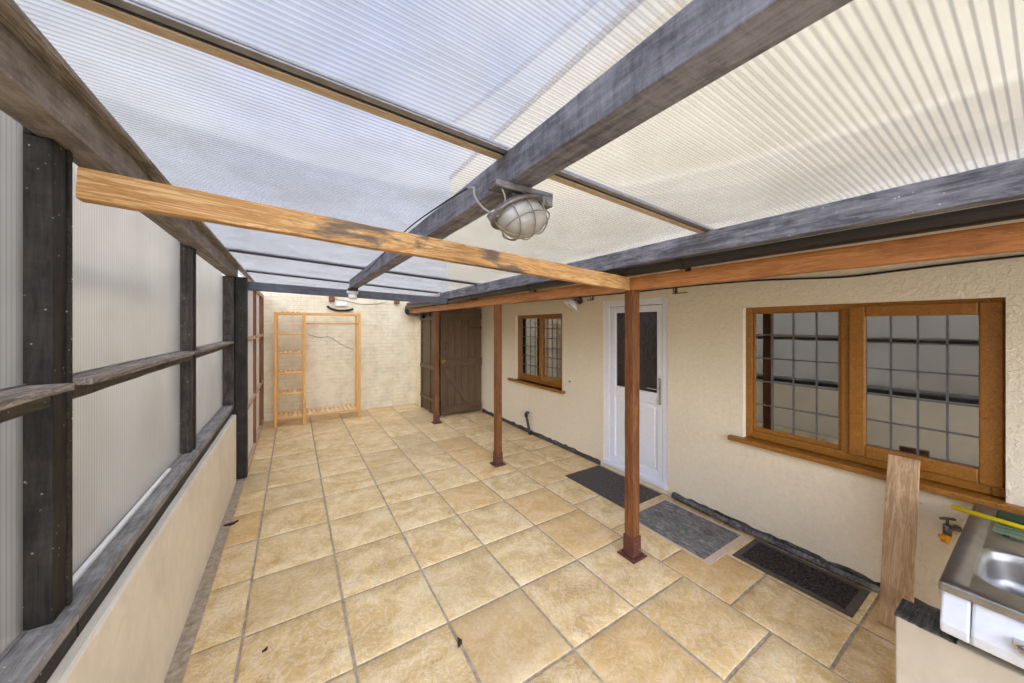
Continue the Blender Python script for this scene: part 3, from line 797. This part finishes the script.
# small fitting where the middle beam meets the slate beam
t = thing('ceiling_lampholder', 'small white lampholder on the slate grey back beam below the thick beam end', 'lampholder', (.69, 5.19, 2.24))
b = B(); b.cyl((.69, 5.195, 2.262), (.69, 5.195, 2.225), .075, .07, 20); link('rose', b, M['whitebox'], t)
b = B(); b.cyl((.69, 5.195, 2.225), (.69, 5.195, 2.155), .058, .052, 20); link('shade', b, M['whitebox'], t)
b = B(); b.box((.63, 5.10, 2.262), (.75, 5.219, 2.30)); link('mount', b, M['black_deep'], t)

# wall bits on the brick wall
b = B(); b.tube([(.58, BY-.03, 2.19), (.64, BY-.035, 2.14), (.76, BY-.04, 2.105), (.9, BY-.04, 2.105), (1.0, BY-.035, 2.12), (1.06, BY-.03, 2.145)], .022, 10)
tag(link('hose_offcut', b, M['cable']), 'short curved length of dark hose fixed on the brick wall above the clothes rack', 'hose')
t = thing('junction_box', 'small white box on the brick wall above the curved hose', 'box', (.83, BY-.03, 2.24))
link('box_body', B().box((.72, BY-.05, 2.19), (.94, BY-.001, 2.28)), M['whitebox'], t, bevel=.006)
link('box_lid', B().box((.73, BY-.058, 2.20), (.93, BY-.0505, 2.27)), M['whitebox'], t, bevel=.003)
for xx, lb in ((.66, 'small brown timber block at the top of the brick wall above the clothes rack'), (1.95, 'small brown timber block at the top of the brick wall near the gutter elbow')):
    tag(xbeam('timber_block', xx-.05, xx+.05, BY-.11, BY-.001, 2.28, 2.40, M['stud'], None, 'y'), lb, 'block', 'timber blocks on the brick wall')
b = B(); b.tube([(.72, BY-.01, 2.34), (.97, BY-.012, 2.30), (1.2, BY-.012, 2.25), (1.5, BY-.012, 2.26), (1.75, BY-.012, 2.32)], .006, 6)
tag(link('cable', b, M['greycable']), 'thin grey cable drooping along the top of the brick wall', 'cable')
b = B(); b.tube([(.25, BY-.008, 1.62), (.45, BY-.01, 1.55), (.62, BY-.01, 1.56), (.85, BY-.01, 1.40), (1.08, BY-.01, 1.28)], .006, 6)
tag(link('cable', b, M['greycable']), 'thin grey cable hanging behind the open bay of the clothes rack', 'cable')
t = thing('downpipe', 'black downpipe elbow at the far end of the gutter, running to the gate', 'pipe', (2.2, 7.7, 2.1))
b = B(); b.tube([(2.145, 7.79, 2.214), (2.145, 7.81, 2.19), (2.145, 7.82, 2.12), (2.16, 7.76, 2.06), (2.22, 7.5, 2.02), (2.30, 7.1, 1.98)], .034, 12); link('bend', b, M['blackplastic'], t)
b = B(); b.cyl((2.145, 7.82, 2.15), (2.15, 7.80, 2.09), .043); link('collar', b, M['blackplastic'], t)

# house-wall fittings
t = thing('wall_lamp', 'white dish wall lamp under the plate beside the small window', 'lamp', (W-.1, 3.55, 2.08))
b = B(); b.cyl((W-.002, 3.50, 2.13), (W-.03, 3.50, 2.13), .045); b.tube([(W-.03, 3.50, 2.13), (W-.08, 3.51, 2.15), (W-.115, 3.54, 2.125)], .014, 8); link('arm', b, M['galv'], t)
D = Matrix.Translation((W-.13, 3.56, 2.085)) @ Vector((-.55, .35, -.75)).to_track_quat('Z', 'Y').to_matrix().to_4x4()
L = []
for r_, dz in ((.028, -.06), (.06, -.052), (.092, -.03), (.112, .0), (.122, .028), (.118, .03), (.106, .0), (.086, -.025), (.055, -.044), (.01, -.05)):
    L.append([(r_*math.cos(2*PI*k/28), r_*math.sin(2*PI*k/28), dz) for k in range(28)])
b = B(); b.loops(L); link('dish_shade', b, M['whitebox'], t, D)
b = B(); b.ball((0, 0, -.005), .034); link('bulb', b, M['lampglass'], t, D)
t = thing('outside_socket', 'tiny cream outlet on the house wall right of the small window', 'outlet', (W-.01, 3.705, 1.0))
link('plate', B().box((W-.014, 3.675, .965), (W-.001, 3.735, 1.035)), M['render_low'], t, bevel=.004)
link('spout', B().cyl((W-.03, 3.705, .995), (W-.0145, 3.705, .995), .012), M['galv'], t)
t = thing('waste_pipe', 'dark waste pipe stub leaning from the house wall left of the door', 'pipe', (W-.05, 4.65, 0))
b = B(); b.tube([(W-.005, 4.745, .33), (W-.05, 4.74, .335), (W-.062, 4.725, .30), (W-.062, 4.67, .14), (W-.06, 4.615, .0)], .021, 12); link('tube', b, M['bitumen'], t)
b = B(); b.cyl((W-.062, 4.735, .325), (W-.062, 4.72, .27), .029); link('collar', b, M['blackplastic'], t)
b = B(); b.cyl((W-.061, 4.64, .05), (W-.06, 4.62, .01), .028); link('collar', b, M['blackplastic'], t)
b = B(); b.tube([(W-.045, 2.09, .045), (W-.05, 1.75, .035), (W-.055, 1.3, .032), (W-.055, .9, .03), (W-.055, .62, .03)], .022, 10, sub=3); b.cyl((W-.052, 1.55, .033), (W-.052, 1.49, .033), .028); b.cyl((W-.045, 2.11, .05), (W-.045, 2.07, .045), .028)
tag(link('drain_pipe', b, M['dustypipe']), 'dusty black pipe lying along the foot of the house wall under the large window', 'pipe')
for yy, zz, lb in ((3.27, 2.17, 'small rusty hook on the house wall above the left of the white door'), (2.10, 2.16, 'small rusty hook on the house wall above the right of the white door')):
    t = thing('wall_hook', lb, 'hook', (W-.01, yy, zz), 'hooks above the door')
    b = B(); b.box((W-.008, yy-.012, zz-.035), (W-.001, yy+.012, zz+.035)); hp = link('plate', b, M['iron'], t)
    b = B(); b.tube([(W-.006, yy, zz-.02), (W-.045, yy, zz-.025), (W-.05, yy, zz+.015)], .006, 6); link('prong', b, M['iron'], t)
    link('bar', B().box((W-.012, yy-.12 if yy < 3 else yy-.02, zz-.045), (W-.001, yy+.04 if yy < 3 else yy+.10, zz-.036)), M['iron'], t)
b = B(); pts = []
for i, y in enumerate([-1.0, -.3, .1, .35, .55, .8, 1.05, 1.35, 1.7, 2.1, 2.6, 3.2, 4.0, 5.2]):
    pts.append((W-.012, y, [2.18, 2.17, 2.163, 2.155, 2.145, 2.135, 2.15, 2.17, 2.178, 2.18, 2.175, 2.18, 2.185, 2.19][i]))
b.tube(pts, .007, 6); tag(link('cable', b, M['cable']), 'black cable running along the house wall just under the reddish plate', 'cable')
# ground things
def mat(label, x0, x1, y0, y1, m, me, bw, cat='mat'):
    t = thing('doormat', label, cat, ((x0+x1)/2, (y0+y1)/2, 0), 'dark mats by the house wall')
    b = B(); b.frame if False else None
    b.box((x0, y0, .0005), (x1, y1, .006)); link('rubber_border', b, me, t, bevel=.002)
    b = B(); n = 14
    vs = []
    b.box((x0+bw, y0+bw, .0062), (x1-bw, y1-bw, .0125)); link('pile', b, m, t, bevel=.003)
mat('dark grey doormat lying at the white door', 2.73, W-.045, 2.235, 3.13, M['mat'], M['mat'], .012)
mat('black bordered mat lying under the large window', 2.88, 3.265, .665, 1.35, M['mat2'], M['matedge'], .045)
t = thing('manhole_cover', 'grey patterned inspection cover set in the paving between the two mats', 'cover', (2.94, 1.77, 0))
b = B(); x0, x1, y0, y1 = 2.625, 3.235, 1.385, 2.16; w = .04
b.box((x0, y0, -.004), (x0+w*.5, y1, .004)).box((x1-w*.5, y0, -.004), (x1, y1, .004)).box((x0+w*.5, y0, -.004), (x1-w*.5, y0+w*1.3, .004)).box((x0+w*.5, y1-w*.5, -.004), (x1-w*.5, y1, .004)); link('surround', b, M['pink'], t)
b = B(); b.box((x0+w*.5, y0+w*1.3, -.004), (x1-w*.5, y1-w*.5, .0035)); pl = link('plate', b, M['cover'], t)
for (xx, yy) in ((3.02, 1.60), (2.92, 2.02)):
    b = B(); b.tube([(xx+.04*math.cos(2*PI*k/20), yy+.04*math.sin(2*PI*k/20), .004) for k in range(20)], .006, 6, closed=True, sub=1); b.cyl((xx, yy, .0036), (xx, yy, .0042), .036); link('lifting_socket', b, M['galv'], t)
# plank on the sill
T_pl = timber('plank', (2.962, .505, .012), (3.258, .515, .955), .022, .135, M['plank'], jit=.0015)
tag(T_pl, 'dusty brown plank leaning upright against the large window sill', 'plank')

# low wall under the sink
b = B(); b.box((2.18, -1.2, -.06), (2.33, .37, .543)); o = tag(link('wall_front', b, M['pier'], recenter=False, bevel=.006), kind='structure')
b = B(); L = []; rnd = random.Random(2)
for i in range(24):
    y = .373-.165*i/23; L.append([(2.178+rnd.uniform(-.003, .003), y, .5435), (2.333, y, .5435), (2.332, y, .551), (2.181, y, .549+rnd.uniform(-.003, .001))])
b.loops(L, smooth=False); link('coping', b, M['bitumen'], o)
# sink unit
def sink():
    t = thing('sink_unit', 'old stainless steel sink top on a white enamel base, at the lower right corner', 'sink', (2.7, -.25, .55))
    x0, x1, y0, y1 = 2.16, 3.315, -.95, .25
    cx, cy = 2.535, -.09; hx, hy = .205, .265; zt = .775
    angs = sorted({2*PI*i/96 for i in range(96)} | {math.atan2(yy-cy, xx-cx) % (2*PI) for xx in (x0, x1) for yy in (y0, y1)})
    def rect(ix, z):
        out = []
        for a in angs:
            c, s = math.cos(a), math.sin(a)
            tx = ((x1-ix-cx) if c > 0 else (x0+ix-cx))/c if abs(c) > 1e-9 else 1e9
            ty = ((y1-ix-cy) if s > 0 else (y0+ix-cy))/s if abs(s) > 1e-9 else 1e9
            k = min(tx, ty); out.append((cx+c*k, cy+s*k, z))
        return out
    def sup(k, z, n=5.0):
        out = []
        for a in angs:
            c, s = math.cos(a), math.sin(a)
            r = (abs(c/(hx*k))**n+abs(s/(hy*k))**n)**(-1/n); out.append((cx+c*r, cy+s*r, z))
        return out
    b = B()
    b.loops([rect(.004, zt-.034), rect(0, zt-.03), rect(0, zt-.004), rect(.004, zt), rect(.045, zt), rect(.062, zt-.014), rect(.07, zt-.015),
             sup(1.08, zt-.015), sup(1.04, zt-.017), sup(1.0, zt-.024), sup(.97, zt-.06), sup(.95, zt-.13), sup(.9, zt-.16), sup(.75, zt-.175), sup(.12, zt-.18)], cap0=False)
    top = link('steel_top', b, M['steel'], t)
    b = B(); b.cyl((cx, cy, zt-.1815), (cx, cy, zt-.176), .035, seg=24); link('waste', b, M['chrome'], top)
    # white front: end piece and drawer front, leaning out at the foot
    def apron(ya, yb): 
        q = B(); q.quadprism([(2.172, ya, .742), (2.130, ya, .632), (2.134, ya, .594), (2.165, ya, .588), (2.20, ya, .742)], (0, yb-ya, 0)); return q
    link('end_piece', apron(.173, .244), M['white'], t, bevel=.008, seg=3)
    df = link('drawer_front', apron(-.9, .170), M['white'], t, bevel=.008, seg=3)
    b = B(); b.tube([(2.155, .075, .668), (2.118, .06, .665), (2.112, .02, .665), (2.118, -.02, .665), (2.155, -.035, .668)], .012, 10); b.box((2.125, -.04, .655), (2.15, .08, .685)); link('handle', b, M['chrome'], df)
    b = B(); b.box((2.20, -.9, .56), (2.215, .235, .740)); b.box((3.295, -.9, .56), (3.31, .235, .740)); b.box((2.215, .22, .56), (3.295, .235, .740)); b.box((2.215, -.9, .56), (3.295, -.885, .740)); b.box((2.215, -.885, .56), (3.295, .22, .57)); link('cabinet_body', b, M['white'], t)
    b = B(); b.box((2.22, -.9, .5525), (2.33, .20, .599)); link('shadow_gap_rail', b, M['black_deep'], t)  # support strip coloured dark to stand for the shadow gap under the front
sink()
b = B(); b.tube([(3.03, .305, .80), (3.0, .06, .80), (2.97, -.25, .795)], .012, 10, sub=1)
tag(link('yellow_stick', b, M['yellow']), 'bright yellow stick lying across the sink, poking past its edge', 'stick')
t = thing('scourer', 'dark green scourer lying on the sink behind the yellow stick', 'scourer', (3.18, .12, .76))
b = B(); b.box((3.13, .08, .7625), (3.235, .17, .787)); link('pad', b, M['dkgreen'], t, bevel=.005)
t = thing('drain_rack', 'pale green ribbed plastic tray lying on the sink under the yellow stick', 'tray', (2.98, .0, .76))
b = B()
for i in range(4): b.tube([(2.93+.045*i, .17, .773), (2.93+.045*i, -.3, .773)], .0075, 8, sub=1)
link('ribs', b, M['green'], t)
b = B(); b.box((2.92, -.12, .7625), (3.09, -.10, .768)); b.box((2.92, .12, .7625), (3.09, .14, .768)); link('cross_bar', b, M['dkgreen'], t)
# tap
t = thing('garden_tap', 'small outside tap with orange hose connector on the house wall beside the sink', 'tap', (W-.06, .36, .6))
b = B(); b.tube([(W-.002, .315, .58), (W-.05, .33, .585), (W-.075, .342, .585)], .014, 10); b.cyl((W-.012, .315, .58), (W-.001, .315, .58), .018); b.cyl((W-.08, .344, .61), (W-.08, .344, .55), .018); link('body', b, M['tapmetal'], t)
b = B(); b.cyl((W-.08, .344, .61), (W-.08, .344, .642), .007); b.tube([(W-.105, .368, .645), (W-.08, .344, .648), (W-.055, .318, .645)], .0075, 8); link('handle', b, M['tapmetal'], t)
b = B(); b.cyl((W-.08, .344, .552), (W-.09, .354, .505), .019, .015); b.ball((W-.105, .362, .54), .016); link('hose_connector', b, M['orangeplastic'], t)
# fallen leaves
for (xx, yy, a, lb) in ((-.47, 3.98, .3, 'dry brown leaf on the paving against the dwarf wall'), (.79, 1.80, 1.2, 'small dry leaf on the paving in the middle foreground'), (-.13, 2.33, .7, 'tiny dry leaf on the near left paving slab')):
    b = B(); s = .05 if xx < -.3 else (.028 if xx > .3 else .014)
    n = 10; top = []
    for i in range(n):
        u = 2*PI*i/n; r = s*(1+.35*math.sin(3*u)); top.append((xx+r*math.cos(u)*math.cos(a)-r*.45*math.sin(u)*math.sin(a), yy+r*math.cos(u)*math.sin(a)+r*.45*math.sin(u)*math.cos(a)))
    b.loops([[(x_, y_, .0005) for x_, y_ in top], [(x_, y_, .004+.006*abs(math.sin(i*1.3))) for i, (x_, y_) in enumerate(top)]], smooth=False)
    tag(link('dry_leaf', b, M['leaf']), lb, 'leaf', 'dry leaves on the paving')
# curtains behind the small window
t = thing('net_curtain', 'white net curtain behind the panes of the small window', 'curtain', (W+.25, 4.5, .9))
b = B(); L1 = []; n = 80
for i in range(n+1):
    y = 3.75+.0185*i; x_ = W+.36+.02*math.sin(i*1.1)
    L1.append((x_, y))
for a, c in zip(L1, L1[1:]):
    f = b.b.faces.new([b.b.verts.new((a[0], a[1], .7)), b.b.verts.new((c[0], c[1], .7)), b.b.verts.new((c[0], c[1], 2.15)), b.b.verts.new((a[0], a[1], 2.15))]); f.smooth = True
bmesh.ops.remove_doubles(b.b, verts=b.b.verts, dist=.0005)
o = link('drape', b, M['curtain'], t); sd = o.modifiers.new('thick', 'SOLIDIFY'); sd.thickness = .003
b = B(); b.cyl((W+.36, 3.72, 2.16), (W+.36, 5.28, 2.16), .01); link('curtain_pole', b, M['whitebox'], t)
L = []
for z, r_ in ((.80, .05), (1.05, .06), (1.3, .085), (1.55, .075), (1.75, .045), (2.15, .03)):
    L.append([(W+.315+.02*math.cos(2*PI*k/16), 4.31+r_*math.sin(2*PI*k/16), z) for k in range(16)])
b = B(); b.loops(L); tag(link('tie_back_curtain', b, M['tan']), 'tan gathered curtain hanging behind the right pane of the small window', 'curtain')

# ================================================================== LIGHT
w = bpy.data.worlds.new('sky'); bpy.context.scene.world = w; w.use_nodes = True
nt = w.node_tree; nt.nodes.clear()
def N(t_, ins=None, **p):
    nd = nt.nodes.new('ShaderNode'+t_)
    for k, v in p.items(): setattr(nd, k, v)
    for k, v in (ins or {}).items():
        if isinstance(v, bpy.types.NodeSocket): nt.links.new(v, nd.inputs[k])
        else: nd.inputs[k].default_value = v
    return nd
tc = N('TexCoord').outputs['Generated']
no = N('TexNoise', {'Vector': tc, 'Scale': 2.2, 'Detail': 5.0, 'Roughness': .55, 'Distortion': .3}).outputs[0]
rp = N('ValToRGB', {0: no}); e = rp.color_ramp.elements
e[0].position = .40; e[0].color = (.60, .76, 1.28, 1); e[1].position = .66; e[1].color = (.95, 1.0, 1.15, 1)
# bright sky patch added out of view behind the photographer to light the interior
glow_dir = Vector((-.38, -.78, .5)).normalized()
dt = N('VectorMath', {0: tc, 1: glow_dir}, operation='DOT_PRODUCT').outputs['Value']
mr = N('MapRange', {'Value': dt, 'From Min': .25, 'From Max': 1.0, 'To Min': 1.0, 'To Max': 7.0}, interpolation_type='SMOOTHSTEP').outputs[0]
zz = N('SeparateXYZ', {0: tc}).outputs[2]
hz = N('MapRange', {'Value': zz, 'From Min': .10, 'From Max': .58, 'To Min': 1.0, 'To Max': 0.0}, interpolation_type='SMOOTHSTEP').outputs[0]
mx = N('Mix', {0: hz, 6: rp.outputs[0], 7: (1.12, 1.12, 1.18, 1)}, data_type='RGBA').outputs[2]
bg = N('Background', {'Color': mx, 'Strength': mr}).outputs[0]
out = N('OutputWorld'); nt.links.new(bg, out.inputs[0])

# ================================================================== CAMERA
sc = bpy.context.scene
cam = bpy.data.cameras.new('camera'); co = bpy.data.objects.new('camera', cam); C.objects.link(co)
cam.sensor_width = 36; cam.lens = 345/1024*36; cam.shift_y = -(341.5-326)/1024; cam.clip_start = .02
co.location = (0, 0, 1.784); co.rotation_euler = (PI/2, 0, -.564987)
sc.camera = co
vs = sc.view_settings
vs.view_transform = 'Standard'; vs.look = 'None'; vs.gamma = 1; vs.use_curve_mapping = False
vs.exposure = -0.06
sc.cycles.max_bounces = 14; sc.cycles.diffuse_bounces = 6; sc.cycles.transmission_bounces = 8; sc.cycles.transparent_max_bounces = 16; sc.cycles.glossy_bounces = 4
sc.cycles.use_denoising = True; sc.cycles.sample_clamp_indirect = 8
